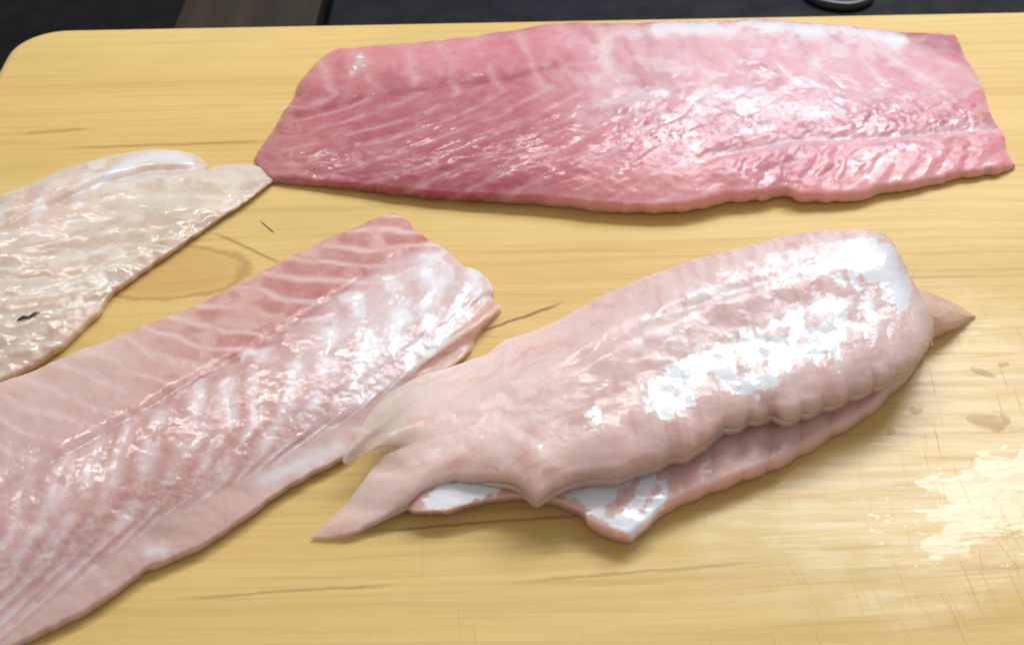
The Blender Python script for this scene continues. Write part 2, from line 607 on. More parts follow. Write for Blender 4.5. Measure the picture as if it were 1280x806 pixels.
board = mesh_obj('cutting_board', bv, bf, board_material())
board.location = origin
board.rotation_euler = (0, 0, BANG)
for p in board.data.polygons:
    p.use_smooth = len(p.vertices) == 4
tag(board, 'yellow wooden cutting board with rounded corner under all the fish', 'cutting board')

# ------------------------------------------------------------------ behind the board
M_DARK = simple('dark_worktop', (0.004, 0.004, 0.005), 0.6, **{'Specular IOR Level': 0.08})
cv = [(-2, -1.2, -THICK - 0.0006), (2, -1.2, -THICK - 0.0006), (2, 2.0, -THICK - 0.0006), (-2, 2.0, -THICK - 0.0006)]
tag(mesh_obj('counter', cv, [(0, 1, 2, 3)], M_DARK, smooth=False), kind='structure')


def rounded_box(name, x0, x1, y0, y1, z0, z1, r, mat):
    import bmesh
    bm = bmesh.new()
    bmesh.ops.create_cube(bm, size=1.0)
    for v in bm.verts:
        v.co = ((x0 + x1) / 2 + v.co.x * (x1 - x0), (y0 + y1) / 2 + v.co.y * (y1 - y0), (z0 + z1) / 2 + v.co.z * (z1 - z0))
    bmesh.ops.bevel(bm, geom=bm.edges[:], offset=r, segments=3, affect='EDGES', profile=0.5)
    me = bpy.data.meshes.new(name); bm.to_mesh(me); bm.free()
    me.materials.append(mat)
    o = bpy.data.objects.new(name, me); col.objects.link(o)
    return o


def plank_material():
    m = NT('dark_brown_wood')
    pos = m.n('ShaderNodeTexCoord').outputs['Object']
    n = m.noise(m.mapping(pos, (90, 5, 20)), 1.0, 4, 0.6)
    m.l(m.mix(m.rng(n, 0.3, 0.7), (0.016, 0.010, 0.005), (0.036, 0.023, 0.011)), m.b.inputs['Base Color'])
    m.b.inputs['Roughness'].default_value = 0.6
    m.b.inputs['Specular IOR Level'].default_value = 0.2
    m.l(m.bump(n, 0.0006, 0.5), m.b.inputs['Normal'])
    return m.m


pa = unproject(230, 14, -0.02); pb = unproject(402, 14, -0.02)
pl = rounded_box('wooden_plank', pa[0], pb[0], e0[1] + 0.012, e0[1] + 0.42, -THICK, -0.016, 0.0015, plank_material())
tag(pl, 'dark brown wooden plank lying behind the far edge of the board', 'plank')
M_RAIL = simple('black_enamel', (0.007, 0.008, 0.010), 0.6, **{'Specular IOR Level': 0.12})
rl = rounded_box('black_metal_tray', pb[0] + 0.004, 0.55, e0[1] + 0.030, e0[1] + 0.40, -THICK, -0.020, 0.002, M_RAIL)
tag(rl, 'black metal tray behind the right part of the board', 'tray')
rc = unproject(1052, 7, -0.02)
kv, kf = [], []
kprof = [(0.0195, 0.0), (0.0195, 0.003), (0.018, 0.0042), (0.014, 0.0042), (0.012, 0.002), (0.010, 0.002), (0.008, 0.006), (0.0045, 0.0072), (0.0, 0.0074)]
for r, z in kprof:
    for k in range(40):
        a = 2 * math.pi * k / 40
        kv.append((r * math.cos(a), r * math.sin(a), z))
for k in range(len(kprof) - 1):
    for i in range(40):
        j = (i + 1) % 40
        kf.append((k * 40 + i, k * 40 + j, (k + 1) * 40 + j, (k + 1) * 40 + i))
kn = mesh_obj('round_cap', kv, kf, simple('black_rubber', (0.006, 0.006, 0.007), 0.3))
kn.location = (rc[0], rc[1] + 0.012, -0.0198)
tag(kn, 'round black cap lying on the tray behind the pink fillet', 'cap')


# ------------------------------------------------------------------ fillets
def septa(S, T, Lpx, gt, gv, period, warp, k=0, sharp=0.10):
    """chevron lines of connective tissue: returns (line strength, muscle bulge)"""
    g = np.interp(T, gt, gv)
    w = warp * fbm(S * 7, T * 4, 3, k)
    ph = (S * Lpx - g) / period + w
    f = ph - np.floor(ph)
    d = np.minimum(f, 1 - f)
    line = np.exp(-(d / sharp) ** 2)
    return line, np.sin(np.pi * np.clip(f, 0, 1)) ** 0.7, ph


def edge_round(t, te):
    u = np.clip(t / te, 0, 1)
    return np.sqrt(np.clip(1 - (1 - u) ** 2, 0, 1))


def build(name, X, Y, Z, disp, attrs, S, T, lcm, wcm, mat, **kw):
    jit = sstep(0.10, 0.0, T)
    Y = Y + 2.0 * jit * fbm(X / 14, Y / 30, 3, 6)
    P = unproject(X, Y, np.maximum(Z, 0.0006))
    N = grid_normals(P)
    P = P + N * disp[..., None]
    P[..., 2] = np.maximum(P[..., 2], 0.0005)
    attrs = dict(attrs)
    attrs['along'] = S * lcm; attrs['across'] = T * wcm
    if 'body' not in attrs:
        attrs['body'] = 0.25 + 0.75 * sstep(0, 0.12, T)
    if 'clear' not in attrs:
        attrs['clear'] = 0.10 * sstep(0.05, 0.0, T)
    attrs['membrane_glare'] = np.clip(attrs['membrane_glare'], 0, 1); attrs['wet'] = np.clip(attrs['wet'], 0, 1)
    return solid(name, P, attrs, mat, **kw), P


GROUP = 'raw fish fillets on the cutting board'


def nearest_on(P, X, Y, px, py):
    i = np.argmin((X - px) ** 2 + (Y - py) ** 2)
    return P.reshape(-1, 3)[i]


def blob(name, loc, rx, ry, h, rot, mat, seed, lobes=0.25, tail=0.0):
    r = np.random.default_rng(seed)
    nA, nR = 28, 9
    ph = r.random(4) * 6.28
    vs, fs = [(0, 0, h)], []
    for k in range(1, nR + 1):
        u = k / nR
        for a in range(nA):
            th = 2 * math.pi * a / nA
            w = 1 + lobes * (0.6 * math.sin(2 * th + ph[0]) + 0.5 * math.sin(3 * th + ph[1]) + 0.3 * math.sin(5 * th + ph[2]))
            w += tail * max(0, math.cos(th)) ** 6
            z = h * (1 - u ** 2.4) * (1 + 0.15 * math.sin(3 * th + ph[3]) * u)
            vs.append((rx * u * w * math.cos(th), ry * u * w * math.sin(th), max(z, 0.0) if k < nR else 0.0))
    for a in range(nA):
        fs.append((0, 1 + a, 1 + (a + 1) % nA))
    for k in range(nR - 1):
        for a in range(nA):
            b = (a + 1) % nA
            fs.append((1 + k * nA + a, 1 + (k + 1) * nA + a, 1 + (k + 1) * nA + b, 1 + k * nA + b))
    o = mesh_obj(name, vs, fs, mat)
    o.location = (loc[0], loc[1], loc[2])
    o.rotation_euler = (0, 0, rot)
    return o


M_FAT = simple('white_fat', (0.82, 0.78, 0.74), 0.25)


# ---- A: deep pink fillet along the far side
def fillet_far():
    ns, nt = 620, 230
    near = [(322, 208), (332, 222), (345, 228), (400, 233), (480, 242), (560, 250), (640, 254), (700, 258), (745, 263), (790, 265), (830, 266), (865, 262), (905, 252), (950, 248), (985, 244), (1002, 250), (1045, 250), (1075, 248), (1105, 240), (1160, 231), (1200, 221), (1240, 216), (1266, 209)]
    far = [(418, 62), (480, 57), (560, 50), (630, 41), (690, 31), (740, 30), (780, 30), (850, 28), (900, 27), (940, 25), (1000, 28), (1060, 33), (1120, 40), (1150, 42), (1193, 44)]
    left = [(322, 208), (320, 196), (332, 178), (346, 158), (356, 140), (370, 120), (373, 108), (386, 90), (400, 74), (418, 62)]
    right = [(1266, 209), (1253, 190), (1250, 165), (1233, 135), (1222, 100), (1206, 75), (1200, 60), (1193, 44)]
    X, Y, S, T = coons(near, far, left, right, ns, nt)
    Z = table([[.0020, .0040, .0050, .0055, .0060, .0050, .0040, .0030],
               [.0050, .0085, .0105, .0115, .0115, .0095, .0070, .0045],
               [.0060, .0110, .0135, .0150, .0150, .0125, .0095, .0060],
               [.0062, .0115, .0150, .0170, .0172, .0150, .0115, .0065],
               [.0060, .0110, .0150, .0175, .0178, .0160, .0120, .0065],
               [.0055, .0095, .0125, .0150, .0150, .0135, .0105, .0060]], ns, nt)
    Z = Z * edge_round(T, 0.055) * (0.35 + 0.65 * edge_round(S, 0.03)) * (0.5 + 0.5 * edge_round(1 - S, 0.02))
    Z = Z * (0.78 + 0.22 * edge_round(1 - T, 0.06))
    line, bulge, ph = septa(S, T, 930, [0, .25, .5, .62, .8, 1.0], [-170, -70, 60, 110, 80, 40], 58, 0.40, 1, 0.20)
    fibre = fbm(ph * 2.0, T * 3 + 3, 3, 2)
    n1 = fbm(X / 26, Y / 14, 4, 2); n2 = fbm(X / 9, Y / 6, 3, 3)
    silver = sstep(650, 800, X + 40 * n1) * sstep(0.28, 0.55, T + 0.12 * n1) * sstep(1.02, 0.93, T - 0.05 * n1)
    # crease of the red line and the trimmed strip along the right near edge
    red = np.exp(-(seg_dist(X, Y, [(372, 143), (450, 122), (540, 108), (635, 96), (690, 82)]) / (7 + 3 * n1)) ** 2)
    crease = seg_dist(X, Y, [(840, 215), (905, 190), (990, 176), (1100, 172), (1235, 160)])
    strip = sstep(14, -10, Y - np.interp(X, [800, 905, 990, 1100, 1250], [232, 190, 176, 172, 160])) * 0
    below = sstep(-4, 8, Y - np.interp(X, [820, 905, 990, 1100, 1250], [226, 196, 178, 174, 164])) * sstep(830, 900, X)
    frill = np.sin((X + 0.55 * (Y - 200) + 9 * n1) / 27 * 2 * np.pi)
    disp = 0.00035 * bulge * (0.5 + 0.5 * silver) + 0.0004 * fbm(X / 40, Y / 22, 3, 2) + 0.00008 * n2
    disp += -0.0010 * np.exp(-(crease / 8) ** 2) * sstep(850, 930, X) + below * (0.0010 + 0.0003 * frill * sstep(-.3, .4, fbm(X / 60, Y / 60, 2, 3)))
    disp -= 0.0010 * red
    disp += 0.00018 * fibre * sstep(0.03, 0.12, T)
    rough_zone = sstep(720, 800, X) * np.exp(-((Y - np.interp(X, [720, 1250], [160, 150])) / 34) ** 2)
    disp += rough_zone * 0.00025 * fbm(X / 7, Y / 6, 2, 4)
    C = blend_colours(X, Y, [(340, 200, (214, 140, 140)), (420, 95, (206, 130, 134)), (460, 185, (192, 92, 108)), (560, 200, (190, 88, 104)), (680, 200, (188, 92, 106)),
                             (560, 75, (208, 140, 146)), (650, 90, (202, 120, 130)), (640, 150, (196, 98, 114)), (740, 80, (208, 150, 156)), (760, 190, (196, 112, 124)),
                             (860, 100, (208, 158, 166)), (860, 220, (212, 148, 150)), (960, 150, (200, 130, 142)), (1000, 90, (208, 158, 168)), (1100, 110, (206, 150, 160)),
                             (1100, 210, (218, 156, 156)), (1220, 195, (214, 140, 146)), (1180, 60, (196, 110, 126)), (760, 245, (218, 150, 148)), (1150, 150, (206, 146, 152))], 48)
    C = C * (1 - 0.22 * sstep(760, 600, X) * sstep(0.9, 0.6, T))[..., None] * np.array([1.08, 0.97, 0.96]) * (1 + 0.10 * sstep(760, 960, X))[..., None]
    C = mixc(C, (166, 62, 78), 0.75 * red)
    C = mixc(C, (176, 70, 88), 0.5 * sstep(0.15, 0.6, fbm(X / 22, Y / 12, 3, 5)) * sstep(1200, 900, X) * sstep(0.05, 0.3, T) * sstep(0.9, 0.5, T))
    faint = sstep(-0.35, 0.5, n1 + 0.3)
    C = mixc(C, (232, 196, 192), faint * (0.34 * (1 - silver) * line ** 2.5 + 0.55 * silver * line))
    C = mixc(C, (208, 182, 190), 0.10 * silver)
    C = mixc(C, (164, 62, 80), 0.30 * sstep(0.05, 0.6, fibre) * sstep(0.02, 0.2, T))
    C = mixc(C, (234, 200, 198), 0.25 * sstep(0.1, 0.6, -fibre) * (0.25 + 0.75 * silver))
    C = mixc(C, (168, 70, 92), rough_zone * sstep(-0.05, 0.4, fbm(X / 8, Y / 6, 2, 6)) * 0.6)
    C = mixc(C, (228, 180, 170), 0.55 * sstep(0.09, 0.0, T) * sstep(560, 760, X))
    C = mixc(C, (160, 66, 90), 0.7 * np.exp(-(seg_dist(X, Y, [(1128, 40), (1160, 54), (1195, 58)]) / 12) ** 2))
    C = mixc(C, (232, 205, 198), 0.5 * np.exp(-(seg_dist(X, Y, [(452, 70), (446, 82), (440, 92)]) / (5 + 3 * n2)) ** 2))
    memb_glare = silver * (0.04 + 0.36 * sstep(0.0, 0.55, fbm(X / 34, Y / 20, 4, 6) + 0.15 * bulge))
    memb_glare = memb_glare + 0.75 * np.exp(-(seg_dist(X, Y, [(820, 38), (900, 32), (1000, 34), (1080, 42), (1125, 52)]) / (8 + 5 * n1)) ** 2) * sstep(-0.3, 0.3, n1 + 0.25)
    memb_glare = memb_glare * sstep(1215, 1120, X) + 0.25 * np.exp(-(crease / 10) ** 2) * sstep(880, 950, X)
    wet = 0.25 + 0.6 * sstep(-0.2, 0.4, fbm(X / 30, Y / 18, 3, 5)) 
    wet = (wet + 0.15) * (0.60 + 0.30 * sstep(560, 760, X))
    root = empty('fish_fillet', unproject(780, 200, 0.0))
    o, P = build('flesh', X, Y, Z, disp, dict(flesh_colour=C, membrane_glare=memb_glare, wet=wet), S, T, 32, 12, M_FLESH)
    adopt(o, root)
    for q, (px, py, rx, ry) in enumerate([(450, 72, .0026, .0020), (443, 86, .0022, .0014), (455, 84, .0012, .0012)]):
        p = nearest_on(P, X, Y, px, py)
        f = blob('fat_fleck', (p[0], p[1], p[2] - 0.0002), rx, ry, .0008, 0.6 + q, M_FAT, 40 + q, 0.35)
        adopt(f, root)
    tag(root, 'deep pink fillet with silvery sheen lying along the far edge of the board', 'fish fillet', GROUP)
    return P


# ---- B: pale translucent fillet at the left edge
def fillet_pale():
    ns, nt = 420, 220
    near = [(-150, 572), (-60, 515), (0, 480), (40, 462), (76, 438), (98, 418), (122, 396), (139, 372), (170, 348), (211, 320), (242, 298), (274, 275), (302, 257), (325, 241), (342, 226)]
    far = [(-150, 302), (-60, 268), (0, 245), (42, 230), (84, 211), (126, 199), (160, 191), (190, 187), (225, 190), (246, 196), (256, 204), (259, 211), (285, 207), (312, 206), (328, 210), (338, 219)]
    left = [(-150, 572), (-150, 302)]
    right = [(342, 226), (343, 222), (338, 219)]
    X, Y, S, T = coons(near, far, left, right, ns, nt)
    Z = table([[.0030, .0030, .0030, .0028, .0026, .0024],
               [.0060, .0060, .0058, .0052, .0040, .0030],
               [.0085, .0085, .0080, .0066, .0046, .0030],
               [.0105, .0110, .0100, .0076, .0048, .0030],
               [.0135, .0140, .0130, .0092, .0050, .0028],
               [.0120, .0125, .0120, .0090, .0045, .0022]], ns, nt)
    ridge = np.exp(-(seg_dist(X, Y, [(-150, 320), (0, 262), (60, 238), (126, 214), (190, 200), (240, 200)]) / 13) ** 2)
    Z = Z * edge_round(T, 0.05) * (0.35 + 0.65 * edge_round(1 - S, 0.05))
    Z = Z + 0.0022 * ridge * sstep(262, 235, X)
    Z = Z * (0.7 + 0.3 * edge_round(1 - T, 0.05))
    n1 = fbm(X / 24, Y / 13, 4, 2); n2 = fbm(X / 8, Y / 6, 3, 3)
    v = Y + 0.16 * X - 22 * sstep(150, 340, X)
    ph = (v + 9 * n1) / 21.0
    f = ph - np.floor(ph); dd = np.minimum(f, 1 - f)
    line = np.exp(-(dd / 0.15) ** 2) * (1 - 0.9 * ridge)
    cross = np.exp(-(((X + 0.4 * Y + 8 * n1) / 44 % 1 - 0.5) / 0.13) ** 2) * np.exp(-((T - 0.86) / 0.10) ** 2) * sstep(230, 150, X)
    nearband = sstep(0.36, 0.20, T + 0.05 * n1)
    disp = 0.0002 * np.sin(np.pi * f) + 0.0004 * fbm(X / 40, Y / 24, 2, 2) + 0.00004 * n2 + nearband * 0.0005 * fbm(X / 18, Y / 14, 2, 5)
    disp -= 0.0008 * np.exp(-(seg_dist(X, Y, [(60, 262), (126, 228), (190, 212), (258, 209)]) / 6) ** 2)
    C = blend_colours(X, Y, [(20, 270, (204, 180, 158)), (100, 225, (206, 184, 164)), (200, 195, (210, 196, 184)), (60, 330, (208, 180, 160)), (160, 260, (212, 188, 164)), (270, 230, (216, 196, 166)),
                             (330, 222, (216, 192, 162)), (30, 430, (204, 178, 156)), (100, 390, (202, 178, 152)), (200, 310, (206, 184, 150)), (-80, 420, (206, 176, 156))], 48, 1.42)
    C = mixc(C, (240, 222, 208), 0.42)
    C = mixc(C, (190, 156, 132), 0.5 * (1 - line) * sstep(-0.6, 0.2, n1))
    C = mixc(C, (226, 208, 192), 0.75 * line * sstep(-0.4, 0.3, n1))
    C = mixc(C, (232, 224, 220), 0.7 * cross)
    C = mixc(C, (200, 166, 110), 0.35 * sstep(0.10, 0.0, T))
    fibre = fbm(ph * 2.2, (X - 0.2 * Y) / 170, 3, 2)
    C = mixc(C, (196, 164, 144), 0.3 * sstep(0.0, 0.5, fibre))
    C = mixc(C, (238, 228, 220), 0.4 * sstep(0.0, 0.5, -fibre))
    memb_glare = 0.85 * np.exp(-(seg_dist(X, Y, [(118, 232), (150, 210), (185, 197), (215, 196), (236, 202)]) / (6 + 3 * n1)) ** 2) + 0.22 * cross
    wet = 0.6 + 0.4 * nearband * sstep(-0.4, 0.1, n1)
    root = empty('fish_fillet', unproject(60, 380, 0.0))
    o, P = build('flesh', X, Y, Z, disp, dict(flesh_colour=C, membrane_glare=memb_glare, wet=wet, body=(0.2 + 0.8 * sstep(0, 0.2, T)) * (0.12 + 0.88 * sstep(0.95, 0.6, S)), clear=0.08 + 0.3 * np.maximum(0.1 * sstep(0.08, 0, T), 0.4 * sstep(0.85, 1, S))), S, T, 16, 9, M_PALE)
    adopt(o, root)
    tag(root, 'pale beige translucent fillet with a pointed tip, cut off by the left picture edge', 'fish fillet', GROUP)
    return root, P, X, Y


# ---- C: big fillet at the lower left
def fillet_left():
    ns, nt = 560, 330
    near = [(-150, 892), (-60, 848), (27, 806), (91, 776), (136, 749), (180, 716), (200, 708), (254, 685), (309, 647), (350, 618), (386, 597), (418, 581), (440, 566), (500, 516), (550, 475), (584, 443)]
    far = [(-150, 548), (-70, 512), (0, 481), (50, 462), (100, 440), (150, 421), (200, 402), (250, 380), (300, 356), (350, 330), (400, 304), (440, 286), (470, 273), (492, 266)]
    left = [(-150, 892), (-150, 548)]
    right = [(584, 443), (597, 418), (612, 398), (623, 384), (611, 370), (613, 356), (594, 338), (577, 333), (556, 314), (535, 298), (516, 288), (510, 277), (492, 266)]
    X, Y, S, T = coons(near, far, left, right, ns, nt)
    Z = table([[.0030, .0032, .0035, .0035, .0032, .0026],
               [.0066, .0070, .0072, .0066, .0054, .0036],
               [.0120, .0125, .0122, .0112, .0090, .0055],
               [.0140, .0145, .0142, .0130, .0105, .0062],
               [.0140, .0145, .0142, .0130, .0105, .0060],
               [.0125, .0130, .0125, .0115, .0090, .0052]], ns, nt)
    Z = Z * edge_round(T, 0.03) * (0.4 + 0.6 * edge_round(1 - S, 0.03))
    Z = Z * (0.75 + 0.25 * edge_round(1 - T, 0.05))
    line, bulge, ph = septa(S, T, 790, [0, .12, .28, .45, .68, .80, 1.0], [-260, -130, -30, 30, 75, 20, -60], 46, 0.45, 1, 0.27)
    fibre = fbm(ph * 2.0, T * 4 + 3, 3, 2)
    n1 = fbm(X / 26, Y / 20, 4, 2); n2 = fbm(X / 8, Y / 7, 3, 3)
    LAT = [(540, 300), (480, 330), (420, 368), (370, 402), (320, 434), (250, 470), (160, 524), (60, 580), (-150, 700)]
    lat = seg_dist(X, Y, LAT)
    yl = np.interp(X, [-150, 60, 160, 250, 320, 370, 420, 480, 540, 620], [700, 580, 524, 470, 434, 402, 368, 330, 300, 270])
    dorsal = sstep(8, -8, Y - yl)
    yb = np.interp(X, [-150, 0, 190, 350, 440, 520, 570, 620], [900, 800, 655, 575, 520, 462, 415, 362])
    belly = sstep(-6, 8, Y - yb + 6 * n1)
    core = (1 - dorsal) * (1 - belly)
    frill = np.sin((X * 0.55 + Y * 0.85 + 5 * n1) / 23 * 2 * np.pi) * sstep(470, 540, X) * belly
    rough_zone = core * np.exp(-((Y - np.interp(X, [-100, 60, 200, 330, 450, 600], [760, 690, 620, 560, 480, 380])) / 34) ** 2)
    disp = 0.0003 * bulge * core + 0.0004 * fbm(X / 40, Y / 32, 3, 2) + 0.00007 * n2 + 0.0004 * frill + 0.0002 * rough_zone * fbm(X / 6, Y / 6, 2, 4)
    disp -= 0.0008 * np.exp(-(lat / 7) ** 2)
    disp += 0.00016 * fibre * core
    disp += 0.0003 * belly * sstep(0.0, 0.12, T)
    C = blend_colours(X, Y, [(470, 285, (206, 134, 126)), (400, 320, (202, 130, 120)), (300, 375, (206, 142, 130)), (200, 420, (208, 158, 146)), (80, 470, (206, 168, 158)), (0, 500, (206, 170, 162)),
                             (100, 560, (204, 156, 150)), (0, 640, (204, 160, 156)), (250, 540, (204, 160, 154)), (350, 470, (206, 162, 156)), (450, 420, (206, 166, 162)), (540, 360, (206, 164, 158)),
                             (600, 370, (220, 178, 154)), (560, 430, (222, 182, 160)), (480, 510, (222, 184, 170)), (380, 570, (224, 184, 174)), (280, 640, (214, 172, 162)), (180, 690, (212, 174, 164)),
                             (60, 740, (210, 172, 166)), (150, 620, (200, 154, 148)), (-100, 760, (210, 172, 166)), (510, 285, (222, 170, 160))], 44, 1.0)
    C = mixc(C, (228, 200, 186), 0.34)
    C = mixc(C, (182, 84, 82), 0.6 * np.exp(-((lat - 4) / (13 + 5 * n1)) ** 2) * sstep(60, 330, X) * sstep(-0.5, 0.2, n1 + 0.2))
    C = mixc(C, (180, 88, 82), 0.55 * dorsal * (1 - line ** 3) * sstep(120, 320, X) * sstep(-0.3, 0.3, n1 + 0.1))
    C = mixc(C, (196, 134, 126), 0.45 * core * (1 - line))
    C = mixc(C, (184, 104, 98), 0.22 * sstep(0.05, 0.6, fibre) * (core + 0.6 * dorsal))
    C = mixc(C, (236, 220, 214), 0.25 * sstep(0.05, 0.6, -fibre) * (core + 0.6 * dorsal))
    fnt = sstep(-0.45, 0.25, n1 + 0.1)
    C = mixc(C, (232, 208, 204), fnt * (0.45 * core * line + 0.48 * dorsal * line ** 4 + 0.05 * belly * line))
    C = mixc(C, (192, 116, 118), rough_zone * sstep(0.0, 0.5, fbm(X / 7, Y / 7, 2, 6)) * 0.25)
    C = mixc(C, (212, 150, 118), 0.5 * np.clip(-frill, 0, 1))
    memb_glare = core * line * (0.25 + 0.35 * sstep(150, 400, X)) * sstep(-0.3, 0.3, n1)
    memb_glare += core * sstep(350, 480, X) * (0.25 + 0.35 * sstep(-0.1, 0.4, fbm(X / 18, Y / 18, 4, 6)))
    memb_glare += 0.5 * sstep(-.2, .3, n1) * np.exp(-(seg_dist(X + 9 * n2, Y + 9 * n1, [(163, 527), (190, 508), (213, 499), (262, 470), (318, 443)]) / (4 + 3 * n1)) ** 2)
    memb_glare += 0.5 * np.exp(-(seg_dist(X, Y, [(330, 600), (380, 578), (425, 558)]) / (9 + 5 * n1)) ** 2)
    memb_glare += 0.5 * np.exp(-(seg_dist(X, Y, [(186, 690), (205, 688)]) / 7) ** 2)
    wet = 0.45 + 0.5 * sstep(-0.2, 0.4, fbm(X / 30, Y / 26, 3, 5))
    wet = wet * (1 - 0.45 * belly)
    root = empty('fish_fillet', unproject(240, 560, 0.0))
    o, P = build('flesh', X, Y, Z, disp, dict(flesh_colour=C, membrane_glare=memb_glare, wet=wet), S, T, 26, 12, M_FLESH)
    adopt(o, root)
    tag(root, 'large pink fillet with a red upper strip and frilled end at the lower left', 'fish fillet', GROUP)
    return P


# ---- D: folded fillet in front, an upper layer lying over a lower one
def fillet_folded():
    root = empty('fish_fillet', unproject(820, 560, 0.0))
    # lower layer
    ns, nt = 460, 150
    near = [(506, 637), (516, 642), (530, 643), (563, 642), (599, 631), (640, 625), (685, 629), (715, 640), (729, 648), (737, 661), (760, 671), (783, 678), (800, 668), (812, 660), (837, 638), (909, 608), (976, 582), (1035, 548), (1078, 523), (1111, 493), (1140, 465), (1160, 430)]
    far = [(528, 590), (600, 560), (700, 530), (820, 480), (960, 425), (1060, 390), (1130, 370)]
    left = [(506, 637), (512, 622), (528, 590)]
    right = [(1160, 430), (1150, 400), (1130, 370)]
    X, Y, S, T = coons(near, far, left, right, ns, nt)
    Z = table([[.0062, .0068, .0072, .0070, .0060, .0050],
               [.0070, .0080, .0085, .0090, .0085, .0070],
               [.0080, .0090, .0098, .0105, .0105, .0100],
               [.0085, .0095, .0100, .0110, .0110, .0110]], ns, nt)
    Z = Z * edge_round(T, 0.10) * (0.4 + 0.6 * edge_round(S, 0.03))
    n1 = fbm(X / 22, Y / 16, 4, 1); n2 = fbm(X / 8, Y / 7, 3, 3)
    sc = np.abs(np.sin((X + 6 * n1) / 37 * np.pi))
    disp = 0.0006 * sc * sstep(820, 900, X) + 0.0004 * fbm(X / 30, Y / 22, 2, 1) + 0.00005 * n2
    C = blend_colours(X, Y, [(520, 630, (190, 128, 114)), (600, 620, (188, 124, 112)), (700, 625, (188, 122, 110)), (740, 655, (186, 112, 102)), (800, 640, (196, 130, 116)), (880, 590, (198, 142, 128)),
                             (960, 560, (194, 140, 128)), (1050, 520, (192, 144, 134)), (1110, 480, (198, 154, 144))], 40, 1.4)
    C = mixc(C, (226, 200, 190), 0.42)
    C = mixc(C, (206, 160, 150), 0.6 * sstep(0.07, 0.0, T) * sstep(860, 760, X))
    C = mixc(C, (214, 172, 158), 0.35 * (1 - sc) * sstep(820, 900, X))
    rag = 7 * fbm(X / 9, Y / 12, 3, 5) + 3 * n2
    p1 = poly_sd(X, Y, [(690, 612), (746, 600), (811, 588), (828, 596), (837, 612), (831, 632), (815, 652), (787, 674), (768, 662), (746, 645), (715, 628)])
    holes = np.minimum.reduce([seg_dist(X, Y, [(764, 640), (782, 618)]) - 9, seg_dist(X, Y, [(786, 612), (796, 598)]) - 5, seg_dist(X, Y, [(805, 636), (812, 620), (822, 612)]) - 4.5])
    rag = rag + 4 * fbm(X / 5.5, Y / 5.0, 2, 7)
    p1 = np.minimum(p1 + rag - 1, holes + rag * 0.7)
    p2 = poly_sd(X, Y, [(528, 626), (545, 608), (575, 598), (624, 600), (630, 612), (600, 622), (567, 634), (534, 637)]) + rag * 0.8
    memb_glare = np.maximum.reduce([0.95 * sstep(-2.5, 2.5, p1), 0.95 * sstep(-2.5, 2.5, p2), 0.3 * sstep(-14, 3, p1)])  # silver skin with window glare and its soft halo painted white
    wet = 0.3 + 0.7 * memb_glare + 0.3 * sstep(0, 0.4, n1)
    o, PL = build('lower_layer', X, Y, Z, disp, dict(flesh_colour=C, membrane_glare=memb_glare, wet=wet), S, T, 24, 5, M_PALE)
    adopt(o, root)
    tag(o, 'shaded lower layer with torn silver skin and white glare painted in')

    # pointed end of the lower layer showing at the right
    ns, nt = 90, 60
    near = [(1118, 440), (1150, 432), (1166, 424), (1187, 415), (1205, 405), (1217, 396)]
    far = [(1120, 360), (1145, 362), (1160, 366), (1187, 376), (1204, 385), (1216, 393)]
    X, Y, S, T = coons(near, far, [near[0], far[0]], [near[-1], (1219, 394), far[-1]], ns, nt)
    Z = table([[.0050, .0050, .0040, .0008], [.0120, .0115, .0075, .0012], [.0150, .0140, .0085, .0012], [.0130, .0115, .0070, .0008]], ns, nt)
    Z = Z * edge_round(T, 0.2)
    n1 = fbm(X / 12, Y / 9, 4, 1)
    C = blend_colours(X, Y, [(1150, 400, (216, 172, 150)), (1190, 390, (214, 164, 134)), (1215, 395, (216, 166, 128))], 20, 1.15)
    C = mixc(C, (228, 204, 188), 0.4)
    C = mixc(C, (226, 190, 168), 0.4 * sstep(0, 0.4, n1))
    o, _ = build('pointed_end', X, Y, Z, 0.0003 * n1, dict(flesh_colour=C, membrane_glare=0 * X, wet=0.7 + 0 * X, body=0.25 + 0 * X, clear=0.15 + 0.3 * sstep(0.7, 1, S)), S, T, 4, 2.5, M_PALE)
    adopt(o, root)

    # upper layer
    ns, nt = 640, 300
    near = [(388, 670), (412, 671), (440, 665), (470, 651), (506, 632), (530, 615), (560, 603), (600, 601), (632, 604), (648, 609), (660, 620), (672, 626), (690, 617), (712, 606), (735, 600), (775, 598), (800, 588), (825, 582), (842, 574), (864, 570), (880, 557), (900, 541), (935, 529), (960, 522), (985, 524), (1022, 511), (1050, 502), (1086, 488), (1120, 472), (1150, 447), (1166, 420)]
    far = [(482, 494), (520, 471), (570, 455), (640, 432), (700, 408), (740, 386), (800, 355), (840, 340), (880, 327), (920, 316), (960, 305), (1010, 293), (1050, 291), (1085, 289), (1106, 292)]
    left = [(388, 670), (404, 655), (432, 630), (455, 598), (476, 572), (494, 556), (480, 556), (456, 565), (436, 578), (428, 572), (444, 545), (462, 515), (482, 494)]
    right = [(1166, 420), (1165, 405), (1160, 385), (1150, 366), (1140, 348), (1128, 325), (1118, 304), (1106, 292)]
    X, Y, S, T = coons(near, far, left, right, ns, nt, 11.0)
    Z = table([[.0030, .0080, .0135, .0160, .0175, .0170, .0170],
               [.0052, .0120, .0180, .0212, .0225, .0225, .0215],
               [.0070, .0135, .0195, .0230, .0238, .0242, .0240],
               [.0085, .0145, .0210, .0245, .0258, .0264, .0264],
               [.0088, .0145, .0218, .0260, .0282, .0292, .0290],
               [.0080, .0122, .0188, .0235, .0275, .0295, .0292]], ns, nt)
    tail = sstep(560, 430, X + 0 * Y) * sstep(590, 640, Y)
    Z = Z * (1 - 0.45 * tail)
